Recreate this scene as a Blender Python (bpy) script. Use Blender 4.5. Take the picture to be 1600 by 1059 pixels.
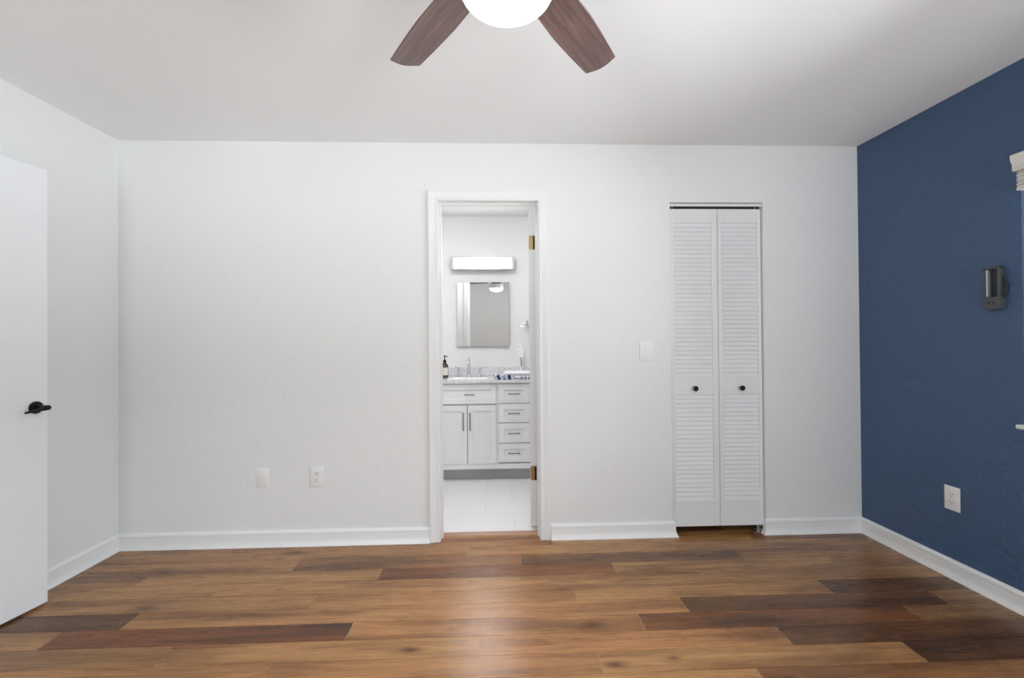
import bpy, bmesh, math, random
from mathutils import Vector, Matrix

for o in list(bpy.data.objects):
    bpy.data.objects.remove(o)
SC = bpy.context.scene
COL = SC.collection
random.seed(4)

# ------------------------------------------------------------------ camera
F_PX = 711.0
YAW, PITCH, ROLL = 0.037799, 0.007273, -0.007978
CAM = Vector((2.244831, -2.801413, 1.212393))
Fv = Vector((math.sin(YAW) * math.cos(PITCH), math.cos(YAW) * math.cos(PITCH), math.sin(PITCH)))
Rv = Vector((math.cos(YAW), -math.sin(YAW), 0))
Uv = Rv.cross(Fv)
R2 = Rv * math.cos(ROLL) + Uv * math.sin(ROLL)
U2 = -Rv * math.sin(ROLL) + Uv * math.cos(ROLL)
cd = bpy.data.cameras.new('camera')
cd.sensor_width = 36.0
cd.lens = F_PX / 1600 * 36
cd.clip_start = 0.05
camo = bpy.data.objects.new('camera', cd)
COL.objects.link(camo)
m = Matrix((R2, U2, -Fv)).transposed().to_4x4()
m.translation = CAM
camo.matrix_world = m
SC.camera = camo

# ------------------------------------------------------------------ world, exposure
w = bpy.data.worlds.new('sky')
SC.world = w
w.use_nodes = True
bg = w.node_tree.nodes['Background']
# sky ramp shaped for even room light: dimmed horizon band, brightened lower half
_nt = w.node_tree
_tc = _nt.nodes.new('ShaderNodeTexCoord')
_sp = _nt.nodes.new('ShaderNodeSeparateXYZ')
_rp = _nt.nodes.new('ShaderNodeValToRGB')
_mr = _nt.nodes.new('ShaderNodeMapRange')
_mr.inputs['From Min'].default_value = -1.0
_mr.inputs['From Max'].default_value = 1.0
_cr = _rp.color_ramp
for _p, _c in ((0.32, (1.10, 1.15, 1.20)), (0.46, (0.86, 0.90, 0.94)), (0.495, (0.35, 0.37, 0.38)), (0.555, (0.33, 0.355, 0.375)),
               (0.61, (0.62, 0.67, 0.72)), (0.80, (0.70, 0.78, 0.86))):
    _e = _cr.elements.new(_p)
    _e.color = _c + (1,)
_cr.elements[0].color = (0.97, 0.985, 1.0, 1)
_cr.elements[len(_cr.elements) - 1].color = (0.62, 0.72, 0.84, 1)
_nt.links.new(_tc.outputs['Generated'], _sp.inputs[0])
_nt.links.new(_sp.outputs[2], _mr.inputs['Value'])
_nt.links.new(_mr.outputs[0], _rp.inputs['Fac'])
_nt.links.new(_rp.outputs['Color'], bg.inputs[0])
bg.inputs[1].default_value = 13.9
SC.view_settings.view_transform = 'Standard'
SC.view_settings.look = 'None'
SC.view_settings.gamma = 1
SC.view_settings.exposure = 0.0
SC.view_settings.use_curve_mapping = False

W = 4.557        # room width at the far wall
H = 2.44
AL = -0.0152     # the left wall drifts out towards the camera
AR = 0.0118
YR = -4.1        # rear wall
TW = 0.12
YB = 1.72        # far bathroom wall


def lwx(y):      # x of left wall plane
    return -AL * y


def rwx(y):      # x of right wall plane
    return W - AR * y


def portal(name, loc, rot, sx, sy):
    l = bpy.data.lights.new(name, 'AREA')
    l.shape = 'RECTANGLE'
    l.size, l.size_y = sx, sy
    l.cycles.is_portal = True
    o = bpy.data.objects.new(name, l)
    COL.objects.link(o)
    o.location = loc
    o.rotation_euler = rot
    return o


# windows: right wall y -2.45..-0.8875, z .83..1.99 ; added rear glass door x 2.75..4.35, z .02..2.06
WY0, WY1, WZ0, WZ1 = -3.45, -0.8875, 0.83, 1.97
RX0, RX1, RZ0, RZ1 = 3.50, 4.25, 0.05, 2.06
QX0, QX1, QZ0, QZ1 = 0.25, 1.15, 0.75, 2.06
portal('daylight_right', (W + 0.2, (WY0 + WY1) / 2, (WZ0 + WZ1) / 2), (0, math.radians(90), 0), WZ1 - WZ0, WY1 - WY0)
portal('added_daylight_rear_left', ((QX0 + QX1) / 2, YR - 0.16, (QZ0 + QZ1) / 2), (math.radians(90), 0, 0), QX1 - QX0, QZ1 - QZ0)
portal('added_daylight_rear', ((RX0 + RX1) / 2, YR - 0.16, (RZ0 + RZ1) / 2), (math.radians(90), 0, 0), RX1 - RX0, RZ1 - RZ0)


# ------------------------------------------------------------------ materials
def S(r, g, b):
    def f(c):
        c /= 255.0
        return c / 12.92 if c <= 0.04045 else ((c + 0.055) / 1.055) ** 2.4
    return (f(r), f(g), f(b), 1)


def mat(name, col, rough=0.5, metal=0.0, bump=None, spec=0.5, emit=None, coat=0.0):
    m = bpy.data.materials.new(name)
    m.use_nodes = True
    nt = m.node_tree
    b = nt.nodes['Principled BSDF']
    b.inputs['Base Color'].default_value = col
    b.inputs['Roughness'].default_value = rough
    b.inputs['Metallic'].default_value = metal
    b.inputs['Specular IOR Level'].default_value = spec
    b.inputs['Coat Weight'].default_value = coat
    if emit:
        b.inputs['Emission Color'].default_value = emit[0]
        b.inputs['Emission Strength'].default_value = emit[1]
    tc = nt.nodes.new('ShaderNodeTexCoord')
    if bump:
        sc, st, dist, det = bump
        n = nt.nodes.new('ShaderNodeTexNoise')
        n.inputs['Scale'].default_value = sc
        n.inputs['Detail'].default_value = det
        n.inputs['Distortion'].default_value = 0.6
        bp = nt.nodes.new('ShaderNodeBump')
        bp.inputs['Strength'].default_value = st
        bp.inputs['Distance'].default_value = dist
        nt.links.new(tc.outputs['Object'], n.inputs['Vector'])
        nt.links.new(n.outputs['Fac'], bp.inputs['Height'])
        nt.links.new(bp.outputs['Normal'], b.inputs['Normal'])
    else:
        # faint procedural variation so that no surface is perfectly uniform
        n = nt.nodes.new('ShaderNodeTexNoise')
        n.inputs['Scale'].default_value = 6.0
        mx = nt.nodes.new('ShaderNodeMixRGB')
        mx.inputs['Color1'].default_value = col
        mx.inputs['Color2'].default_value = tuple(c * 0.96 for c in col[:3]) + (1,)
        nt.links.new(tc.outputs['Object'], n.inputs['Vector'])
        nt.links.new(n.outputs['Fac'], mx.inputs['Fac'])
        nt.links.new(mx.outputs['Color'], b.inputs['Base Color'])
    return m


def wall_mat(name, col, rough, k):
    """painted, trowelled drywall: broad low ridges plus a fine roller stipple"""
    m = bpy.data.materials.new(name)
    m.use_nodes = True
    nt = m.node_tree
    b = nt.nodes['Principled BSDF']
    b.inputs['Base Color'].default_value = col
    b.inputs['Roughness'].default_value = rough
    b.inputs['Specular IOR Level'].default_value = 0.35
    tc = nt.nodes.new('ShaderNodeTexCoord')
    n1 = nt.nodes.new('ShaderNodeTexNoise')
    n1.inputs['Scale'].default_value = 13
    n1.inputs['Detail'].default_value = 4
    n1.inputs['Distortion'].default_value = 1.6
    cr = nt.nodes.new('ShaderNodeValToRGB')
    cr.color_ramp.elements[0].position = 0.42
    cr.color_ramp.elements[1].position = 0.56
    n2 = nt.nodes.new('ShaderNodeTexNoise')
    n2.inputs['Scale'].default_value = 90
    n2.inputs['Detail'].default_value = 2
    ad = nt.nodes.new('ShaderNodeMath')
    ad.operation = 'MULTIPLY_ADD'
    ad.inputs[1].default_value = 0.35
    bp = nt.nodes.new('ShaderNodeBump')
    bp.inputs['Strength'].default_value = k
    bp.inputs['Distance'].default_value = 0.004
    nt.links.new(tc.outputs['Object'], n1.inputs['Vector'])
    nt.links.new(tc.outputs['Object'], n2.inputs['Vector'])
    nt.links.new(n1.outputs['Fac'], cr.inputs['Fac'])
    nt.links.new(n2.outputs['Fac'], ad.inputs[0])
    nt.links.new(cr.outputs['Color'], ad.inputs[2])
    nt.links.new(ad.outputs[0], bp.inputs['Height'])
    nt.links.new(bp.outputs['Normal'], b.inputs['Normal'])
    return m


M = {}
M['wall'] = wall_mat('white_wall_paint', S(233, 234, 233), 0.6, 0.09)
M['ceil'] = wall_mat('ceiling_paint', S(244, 245, 245), 0.8, 0.05)
M['blue'] = wall_mat('navy_wall_paint', S(71, 95, 128), 0.5, 0.5)
M['bathwall'] = wall_mat('bathroom_wall_paint', S(240, 239, 238), 0.5, 0.05)
M['trim'] = mat('trim_paint', S(238, 239, 238), 0.3)
M['door'] = mat('door_paint', S(236, 238, 240), 0.35)
M['louver'] = mat('louver_paint', S(234, 235, 235), 0.4)
M['plastic'] = mat('white_plastic', S(240, 240, 238), 0.3)
M['slot'] = mat('dark_slot', S(40, 38, 36), 0.6)
M['black'] = mat('matte_black_metal', S(28, 28, 30), 0.35, 0.6)
M['brass'] = mat('aged_brass', S(176, 150, 110), 0.35, 0.85)
M['steel'] = mat('galvanised_steel', S(190, 190, 188), 0.35, 0.9)
M['chrome'] = mat('chrome', S(215, 217, 220), 0.12, 1.0)
M['nickel'] = mat('brushed_nickel_handle', S(120, 118, 116), 0.3, 0.9)
M['cab'] = mat('cabinet_paint', S(246, 246, 248), 0.35)
M['mirror'] = mat('mirror_glass', S(235, 236, 236), 0.0, 1.0)
M['dgrey'] = mat('charcoal_plastic', S(74, 78, 80), 0.4)
M['dgrey2'] = mat('black_plastic', S(30, 33, 36), 0.4)
M['dark'] = mat('closet_painted_shade', S(96, 93, 90), 0.8)  # closet shade put into the wall colour
M['grey_wall'] = wall_mat('rear_wall_paint', S(234, 234, 232), 0.6, 0.1)
M['vinyl'] = mat('white_vinyl', S(238, 240, 242), 0.35)
M['blind'] = mat('off_white_blind', S(232, 229, 222), 0.45)
M['bulb'] = mat('opal_glass_lit', S(255, 255, 255), 0.3, emit=((0.97, 0.985, 1.0, 1), 66.0))
M['barlight'] = mat('frosted_diffuser_lit', S(255, 255, 255), 0.4, emit=((1.0, 0.96, 0.93, 1), 15.0))
M['frost'] = mat('frosted_acrylic', S(240, 238, 236), 0.3)
M['lamp_glass'] = mat('ceiling_lamp_glass_lit', S(255, 255, 255), 0.4, emit=((0.98, 0.985, 1.0, 1), 44.0))
M['bronze'] = mat('bronze_metal', S(60, 48, 42), 0.4, 0.7)
M['white_towel'] = mat('white_terry', S(246, 247, 250), 0.9, bump=(220, 0.5, 0.003, 2))
M['label'] = mat('paper_label', S(228, 224, 214), 0.6)
M['bottle'] = mat('dark_amber_plastic', S(72, 58, 44), 0.2)
M['petal'] = mat('white_petal', S(248, 249, 250), 0.6)
M['stem'] = mat('dark_stem', S(70, 72, 74), 0.6)
M['ceramic'] = mat('white_ceramic', S(246, 246, 247), 0.12)


def glass_mat():
    m = bpy.data.materials.new('window_glass')
    m.use_nodes = True
    nt = m.node_tree
    for n in list(nt.nodes):
        if n.type != 'OUTPUT_MATERIAL':
            nt.nodes.remove(n)
    out = [n for n in nt.nodes if n.type == 'OUTPUT_MATERIAL'][0]
    tr = nt.nodes.new('ShaderNodeBsdfTransparent')
    gl = nt.nodes.new('ShaderNodeBsdfGlossy')
    gl.inputs['Roughness'].default_value = 0.02
    fr = nt.nodes.new('ShaderNodeFresnel')
    fr.inputs['IOR'].default_value = 1.45
    mx = nt.nodes.new('ShaderNodeMixShader')
    nt.links.new(fr.outputs[0], mx.inputs[0])
    nt.links.new(tr.outputs[0], mx.inputs[1])
    nt.links.new(gl.outputs[0], mx.inputs[2])
    nt.links.new(mx.outputs[0], out.inputs['Surface'])
    return m


M['glass'] = glass_mat()


class NT:
    """tiny node helper"""
    def __init__(self, name):
        self.m = bpy.data.materials.new(name)
        self.m.use_nodes = True
        self.t = self.m.node_tree
        self.b = self.t.nodes['Principled BSDF']

    def n(self, kind, **kw):
        nd = self.t.nodes.new(kind)
        for k, v in kw.items():
            if k.startswith('i_'):
                nd.inputs[k[2:].replace('_', ' ')].default_value = v
            else:
                setattr(nd, k, v)
        return nd

    def l(self, a, b):
        self.t.links.new(a, b)

    def math(self, op, a, b=None, c=None, clamp=False):
        nd = self.t.nodes.new('ShaderNodeMath')
        nd.operation = op
        nd.use_clamp = clamp
        for i, v in enumerate((a, b, c)):
            if v is None:
                continue
            if isinstance(v, (int, float)):
                nd.inputs[i].default_value = v
            else:
                self.l(v, nd.inputs[i])
        return nd.outputs[0]

    def mix(self, f, a, b, mode='MIX'):
        nd = self.t.nodes.new('ShaderNodeMixRGB')
        nd.blend_type = mode
        for i, v in enumerate((f, a, b)):
            if isinstance(v, (int, float, tuple)):
                nd.inputs[i].default_value = v
            else:
                self.l(v, nd.inputs[i])
        return nd.outputs[0]


# knots in the boards: floor x, y, size
KNOTS = [(0.47, -0.30, 0.055), (0.62, -0.63, 0.06), (2.66, -0.86, 0.05), (1.07, -0.105, 0.045), (1.02, -0.17, 0.02),
         (1.90, -0.98, 0.045), (2.92, -1.075, 0.022), (2.69, -1.10, 0.045), (2.05, -0.86, 0.02), (1.17, -0.50, 0.018), (3.6, -0.40, 0.03)]


def floor_mat():
    N = NT('oak_vinyl_planks')
    geo = N.n('ShaderNodeNewGeometry')
    sep = N.n('ShaderNodeSeparateXYZ')
    N.l(geo.outputs['Position'], sep.inputs[0])
    tone = N.n('ShaderNodeAttribute', attribute_name='tone').outputs['Fac']
    seed = N.n('ShaderNodeAttribute', attribute_name='seed').outputs['Fac']
    warm = N.n('ShaderNodeAttribute', attribute_name='warm').outputs['Fac']
    x, y = sep.outputs[0], sep.outputs[1]
    # knot field: darkness and a warp of the grain
    dark = None
    warp = None
    for kx, ky, ks in KNOTS:
        dx = N.math('MULTIPLY', N.math('SUBTRACT', x, kx), 0.42)
        dy = N.math('SUBTRACT', y, ky)
        d2 = N.math('ADD', N.math('MULTIPLY', dx, dx), N.math('MULTIPLY', dy, dy))
        g = N.math('POWER', 2.718, N.math('MULTIPLY', d2, -1.0 / (ks * ks * 0.17)))
        gw = N.math('MULTIPLY', N.math('POWER', 2.718, N.math('MULTIPLY', d2, -1.0 / (ks * ks * 0.55))), dy)
        dark = g if dark is None else N.math('ADD', dark, g)
        warp = gw if warp is None else N.math('ADD', warp, gw)
    yw = N.math('ADD', y, N.math('MULTIPLY', warp, -0.75))
    sx = N.math('ADD', x, N.math('MULTIPLY', seed, 37.0))
    sy = N.math('ADD', yw, N.math('MULTIPLY', seed, 11.0))

    def vec(fx, fy):
        c = N.n('ShaderNodeCombineXYZ')
        N.l(N.math('MULTIPLY', sx, fx), c.inputs[0])
        N.l(N.math('MULTIPLY', sy, fy), c.inputs[1])
        return c.outputs[0]
    broad = N.n('ShaderNodeTexNoise', i_Scale=1.0, i_Detail=3.0, i_Roughness=0.5, i_Distortion=0.4)
    N.l(vec(1.1, 11), broad.inputs['Vector'])
    fine = N.n('ShaderNodeTexNoise', i_Scale=1.0, i_Detail=6.0, i_Roughness=0.65, i_Distortion=0.2)
    N.l(vec(4, 95), fine.inputs['Vector'])
    mid = N.n('ShaderNodeTexNoise', i_Scale=1.0, i_Detail=4.0, i_Roughness=0.6, i_Distortion=1.2)
    N.l(vec(2.4, 34), mid.inputs['Vector'])
    # cathedral figure, thin wavy rings that come and go
    ringn = N.n('ShaderNodeTexNoise', i_Scale=1.0, i_Detail=1.0, i_Distortion=0.5)
    N.l(vec(2.2, 9), ringn.inputs['Vector'])
    ring = N.math('SINE', N.math('MULTIPLY', ringn.outputs['Fac'], 95.0))
    ring = N.math('POWER', N.math('MAXIMUM', ring, 0.0), 3.0)
    gate = N.n('ShaderNodeTexNoise', i_Scale=1.0, i_Detail=1.0)
    N.l(vec(1.6, 5), gate.inputs['Vector'])
    ring = N.math('MULTIPLY', ring, N.math('MULTIPLY', N.math('SUBTRACT', gate.outputs['Fac'], 0.52), 5.0, clamp=True))
    light = N.mix(warm, S(176, 133, 84), S(176, 123, 76))
    darkc = N.mix(warm, S(98, 66, 37), S(120, 68, 32))
    base = N.mix(tone, light, darkc)
    streak = N.mix(tone, S(108, 66, 32), S(54, 33, 18))
    f1 = N.n('ShaderNodeMapRange')
    f1.inputs['From Min'].default_value = 0.44
    f1.inputs['From Max'].default_value = 0.70
    N.l(broad.outputs['Fac'], f1.inputs['Value'])
    c = N.mix(N.math('MULTIPLY', f1.outputs[0], 0.85), base, streak)
    f2 = N.n('ShaderNodeMapRange')
    f2.inputs['From Min'].default_value = 0.5
    f2.inputs['From Max'].default_value = 0.75
    N.l(mid.outputs['Fac'], f2.inputs['Value'])
    c = N.mix(N.math('MULTIPLY', f2.outputs[0], 0.55), c, streak)
    f3 = N.math('ADD', 0.60, N.math('MULTIPLY', fine.outputs['Fac'], 0.80))
    c = N.mix(1.0, c, f3, 'MULTIPLY')
    c = N.mix(N.math('MULTIPLY', ring, 0.45, clamp=True), c, streak)
    c = N.mix(N.math('MULTIPLY', dark, 0.85, clamp=True), c, S(74, 42, 26))
    N.l(c, N.b.inputs['Base Color'])
    r = N.math('ADD', 0.235, N.math('MULTIPLY', fine.outputs['Fac'], 0.08))
    N.l(r, N.b.inputs['Roughness'])
    N.b.inputs['Specular IOR Level'].default_value = 0.42
    bp = N.n('ShaderNodeBump', i_Strength=0.12, i_Distance=0.001)
    N.l(fine.outputs['Fac'], bp.inputs['Height'])
    N.l(bp.outputs[0], N.b.inputs['Normal'])
    return N.m


M['planks'] = floor_mat()
M['seam'] = mat('plank_bevel_core', S(186, 156, 120), 0.6)


def tile_mat():
    N = NT('bathroom_floor_tile')
    tc = N.n('ShaderNodeTexCoord')
    mp = N.n('ShaderNodeMapping')
    mp.inputs['Location'].default_value = (-0.05, 0.135, 0)
    N.l(tc.outputs['Object'], mp.inputs['Vector'])
    br = N.n('ShaderNodeTexBrick', offset=0.35, offset_frequency=2)
    br.inputs['Color1'].default_value = S(240, 238, 237)
    br.inputs['Color2'].default_value = S(246, 245, 244)
    br.inputs['Mortar'].default_value = S(228, 225, 223)
    br.inputs['Scale'].default_value = 1.0
    br.inputs['Mortar Size'].default_value = 0.003
    br.inputs['Brick Width'].default_value = 0.58
    br.inputs['Row Height'].default_value = 0.27
    N.l(mp.outputs[0], br.inputs['Vector'])
    n = N.n('ShaderNodeTexNoise', i_Scale=4.0, i_Detail=5.0, i_Distortion=1.2)
    N.l(tc.outputs['Object'], n.inputs['Vector'])
    c = N.mix(N.math('MULTIPLY', n.outputs['Fac'], 0.35), br.outputs['Color'], S(226, 223, 221))
    N.l(c, N.b.inputs['Base Color'])
    N.b.inputs['Roughness'].default_value = 0.35
    return N.m


M['tile'] = tile_mat()


def marble_mat():
    N = NT('speckled_marble')
    tc = N.n('ShaderNodeTexCoord')
    n = N.n('ShaderNodeTexNoise', i_Scale=60.0, i_Detail=8.0, i_Roughness=0.7, i_Distortion=1.5)
    N.l(tc.outputs['Object'], n.inputs['Vector'])
    cr = N.n('ShaderNodeValToRGB')
    cr.color_ramp.elements[0].position = 0.36
    cr.color_ramp.elements[0].color = S(186, 186, 190)
    cr.color_ramp.elements[1].position = 0.56
    cr.color_ramp.elements[1].color = S(242, 242, 244)
    N.l(n.outputs['Fac'], cr.inputs['Fac'])
    N.l(cr.outputs['Color'], N.b.inputs['Base Color'])
    N.b.inputs['Roughness'].default_value = 0.2
    return N.m


M['marble'] = marble_mat()


def stripe_mat(name, c1, c2, sc):
    N = NT(name)
    tc = N.n('ShaderNodeTexCoord')
    wv = N.n('ShaderNodeTexWave', wave_type='BANDS', bands_direction='X')
    wv.inputs['Scale'].default_value = sc
    wv.inputs['Distortion'].default_value = 1.5
    N.l(tc.outputs['Object'], wv.inputs['Vector'])
    cr = N.n('ShaderNodeValToRGB')
    cr.color_ramp.elements[0].position = 0.55
    cr.color_ramp.elements[1].position = 0.62
    cr.color_ramp.elements[0].color = c1
    cr.color_ramp.elements[1].color = c2
    N.l(wv.outputs['Fac'], cr.inputs['Fac'])
    N.l(cr.outputs['Color'], N.b.inputs['Base Color'])
    N.b.inputs['Roughness'].default_value = 0.9
    return N.m


M['navy_cloth'] = stripe_mat('navy_and_white_cloth', S(52, 56, 104), S(225, 228, 238), 6)
M['grey_cloth'] = stripe_mat('grey_and_white_cloth', S(128, 128, 138), S(225, 226, 232), 9)


def blade_mat():
    N = NT('walnut_blade')
    tc = N.n('ShaderNodeTexCoord')
    mp = N.n('ShaderNodeMapping')
    mp.inputs['Scale'].default_value = (4, 55, 20)
    N.l(tc.outputs['Object'], mp.inputs['Vector'])
    n = N.n('ShaderNodeTexNoise', i_Scale=1.0, i_Detail=5.0, i_Roughness=0.6, i_Distortion=0.6)
    N.l(mp.outputs[0], n.inputs['Vector'])
    cr = N.n('ShaderNodeValToRGB')
    cr.color_ramp.elements[0].position = 0.3
    cr.color_ramp.elements[0].color = S(70, 50, 48)
    cr.color_ramp.elements[1].position = 0.72
    cr.color_ramp.elements[1].color = S(122, 92, 86)
    N.l(n.outputs['Fac'], cr.inputs['Fac'])
    N.l(cr.outputs['Color'], N.b.inputs['Base Color'])
    N.b.inputs['Roughness'].default_value = 0.32
    N.b.inputs['Coat Weight'].default_value = 0.6
    N.b.inputs['Coat Roughness'].default_value = 0.25
    return N.m


M['blade'] = blade_mat()


# ------------------------------------------------------------------ builders
class MB:
    def __init__(self):
        self.bm = bmesh.new()

    def box(self, x0, x1, y0, y1, z0, z1, bev=0.0, mx=None, segs=2):
        r = bmesh.ops.create_cube(self.bm, size=1)
        vs = r['verts']
        for v in vs:
            v.co = Vector((x0 + (v.co.x + .5) * (x1 - x0), y0 + (v.co.y + .5) * (y1 - y0), z0 + (v.co.z + .5) * (z1 - z0)))
        if bev:
            es = list({e for v in vs for e in v.link_edges})
            rr = bmesh.ops.bevel(self.bm, geom=es, offset=bev, segments=segs, affect='EDGES', profile=0.5)
            vs = list({v for f in rr['faces'] for v in f.verts} | {v for v in vs if v.is_valid})
        if mx is not None:
            for v in vs:
                v.co = mx @ v.co
        return self

    def ring_loft(self, rings, cap=True, closed=True):
        bm = self.bm
        vr = [[bm.verts.new(p) for p in r] for r in rings]
        n = len(vr[0])
        for a, b in zip(vr, vr[1:]):
            for i in range(n if closed else n - 1):
                j = (i + 1) % n
                try:
                    bm.faces.new((a[i], a[j], b[j], b[i]))
                except ValueError:
                    pass
        if cap and closed:
            bm.faces.new(list(reversed(vr[0])))
            bm.faces.new(vr[-1])
        return self

    def tube(self, pts, rad, seg=14, cap=True):
        pts = [Vector(p) for p in pts]
        if isinstance(rad, (int, float)):
            rad = [rad] * len(pts)
        rings = []
        up = None
        for i, p in enumerate(pts):
            d = (pts[min(i + 1, len(pts) - 1)] - pts[max(i - 1, 0)]).normalized()
            if up is None:
                up = Vector((0, 0, 1)) if abs(d.z) < 0.9 else Vector((1, 0, 0))
            a = d.cross(up).normalized()
            up = a.cross(d).normalized()
            rings.append([p + (a * math.cos(2 * math.pi * k / seg) + up * math.sin(2 * math.pi * k / seg)) * rad[i] for k in range(seg)])
        return self.ring_loft(rings, cap)

    def lathe(self, prof, c=(0, 0, 0), axis='z', seg=32, sx=1.0):
        """prof = [(r, h)]"""
        rings = []
        for r, h in prof:
            r = max(r, 1e-4)
            ring = []
            for k in range(seg):
                a = 2 * math.pi * k / seg
                u, v = r * math.cos(a), r * math.sin(a)
                if axis == 'z':
                    q = Vector((u * sx, v, h))
                elif axis == 'y':
                    q = Vector((u * sx, h, v))
                else:
                    q = Vector((h, u * sx, v))
                ring.append(q + Vector(c))
            rings.append(ring)
        return self.ring_loft(rings)

    def prism(self, poly, axis, a0, a1):
        """poly of 2D points extruded along axis ('x': (y,z); 'y': (x,z); 'z': (x,y))"""
        def P(q, a):
            return {'x': (a, q[0], q[1]), 'y': (q[0], a, q[1]), 'z': (q[0], q[1], a)}[axis]
        return self.ring_loft([[Vector(P(q, a0)) for q in poly], [Vector(P(q, a1)) for q in poly]])

    def build(self, name, m, parent=None, smooth=None, local=False, **tags):
        bm = self.bm
        bmesh.ops.recalc_face_normals(bm, faces=bm.faces)
        me = bpy.data.meshes.new(name)
        if parent is not None and not local:
            off = wloc(parent)
            for v in bm.verts:
                v.co -= off
        bm.to_mesh(me)
        bm.free()
        for mm in (m if isinstance(m, list) else [m]):
            me.materials.append(mm)
        if smooth is not None:
            for p in me.polygons:
                p.use_smooth = True
            try:
                me.set_sharp_from_angle(angle=math.radians(smooth))
            except Exception:
                pass
        o = bpy.data.objects.new(name, me)
        COL.objects.link(o)
        if parent is not None:
            o.parent = parent
        for k, v in tags.items():
            o[k] = v
        return o


def wloc(o):
    v = Vector(o.location)
    while o.parent:
        o = o.parent
        v += o.location
    return v


def thing(name, loc, label, cat, group=None, rot=0.0, kind=None):
    o = bpy.data.objects.new(name, None)
    COL.objects.link(o)
    o.empty_display_size = 0.1
    o.location = loc
    o.rotation_euler = (0, 0, rot)
    tag(o, label, cat, group, kind)
    return o


def tag(o, label, cat, group=None, kind=None):
    if label:
        o['label'] = label
    if cat:
        o['category'] = cat
    if group:
        o['group'] = group
    if kind:
        o['kind'] = kind
    return o


def struct(mb, name, m, label, cat, **k):
    return tag(mb.build(name, m, None, **k), label, cat, kind='structure')


def molding(mb, path, prof, prev=None, nxt=None):
    """profile (d, z) swept along a wall line; the room lies to the right of travel"""
    P = [Vector((p[0], p[1])) for p in path]

    def nrm(a, b):
        d = (b - a).normalized()
        return Vector((d.y, -d.x))
    rings = []
    for i, p in enumerate(P):
        a = P[i - 1] if i > 0 else (Vector(prev) if prev else None)
        b = P[i + 1] if i < len(P) - 1 else (Vector(nxt) if nxt else None)
        if a is None:
            mdir = nrm(p, b)
        elif b is None:
            mdir = nrm(a, p)
        else:
            n1, n2 = nrm(a, p), nrm(p, b)
            mdir = (n1 + n2) / (1 + n1.dot(n2))
        rings.append([Vector((p.x + mdir.x * d, p.y + mdir.y * d, z)) for d, z in prof])
    mb.ring_loft(rings)
    return mb


# ------------------------------------------------------------------ setting: floor
PW = 0.118
Y0 = -0.082
FX0, FX1 = -0.13, 4.72
JOINTS = {-1: [0.15, 1.37, 2.588, 3.815], 0: [0.86, 2.083, 3.30, 4.5], 1: [-0.07, 1.15, 2.38, 3.625],
          2: [0.418, 1.633, 2.876, 4.10], 3: [0.868, 2.088, 3.308, 4.53], 4: [0.16, 1.38, 2.624, 3.858],
          5: [0.632, 1.855, 3.107, 4.317], 6: [0.408, 1.622, 2.871, 4.085], 7: [0.946, 2.179, 3.424, 4.65],
          8: [0.17, 1.391, 2.634, 3.864], 9: [0.76, 1.98, 3.20, 4.42]}
# (tone, warm) for the boards of each row, left to right
TONES = {-1: [(.1, .5), (.2, .5), (.1, .8), (.05, .3), (.75, .7)],
         0: [(.35, .5), (.15, .6), (.1, .4), (.2, .4), (.3, .4)],
         1: [(.2, .5), (.25, .6), (.62, .5), (.78, .2), (.3, .5)],
         2: [(.35, .4), (.12, .3), (.8, .95), (.15, .2), (.45, .4)],
         3: [(.1, .2), (.08, .5), (.1, .3), (.15, .3), (.4, .4)],
         4: [(.6, .6), (.2, .3), (.1, .6), (.12, .4), (1.0, .2)],
         5: [(.95, .2), (.05, .5), (.1, .8), (.95, .25), (.35, .2)],
         6: [(.2, .1), (.95, 1.), (.1, .8), (.9, .8), (.45, .2)],
         7: [(.42, .2), (.08, .5), (.18, .9), (1., .3), (1., .3)],
         8: [(.2, .4), (.12, .6), (.22, .7), (.06, .3), (1., .2)],
         9: [(.3, .4), (.2, .6), (.1, .4), (.35, .7), (.5, .3)]}
fb = bmesh.new()
lt = fb.faces.layers.float.new('tone')
ls = fb.faces.layers.float.new('seed')
lw_ = fb.faces.layers.float.new('warm')
krow0, krow1 = -8, 36


def in_floor(xa, xb, ya, yb):
    """clip boards to rooms: bedroom (y<0), door threshold strip and closet"""
    out = []
    if ya < 0:
        out.append((xa, xb, ya, min(yb, 0.0)))
    if yb > 0:
        c0, c1 = max(xa, 3.2), min(xb, 4.1)
        if c1 > c0:
            out.append((c0, c1, max(ya, 0.0), min(yb, 0.72)))
        c0, c1 = max(xa, 1.886), min(xb, 2.532)
        if c1 > c0 and ya < 0.075:
            out.append((c0, c1, max(ya, 0.0), min(yb, 0.075)))
    return out


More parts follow.
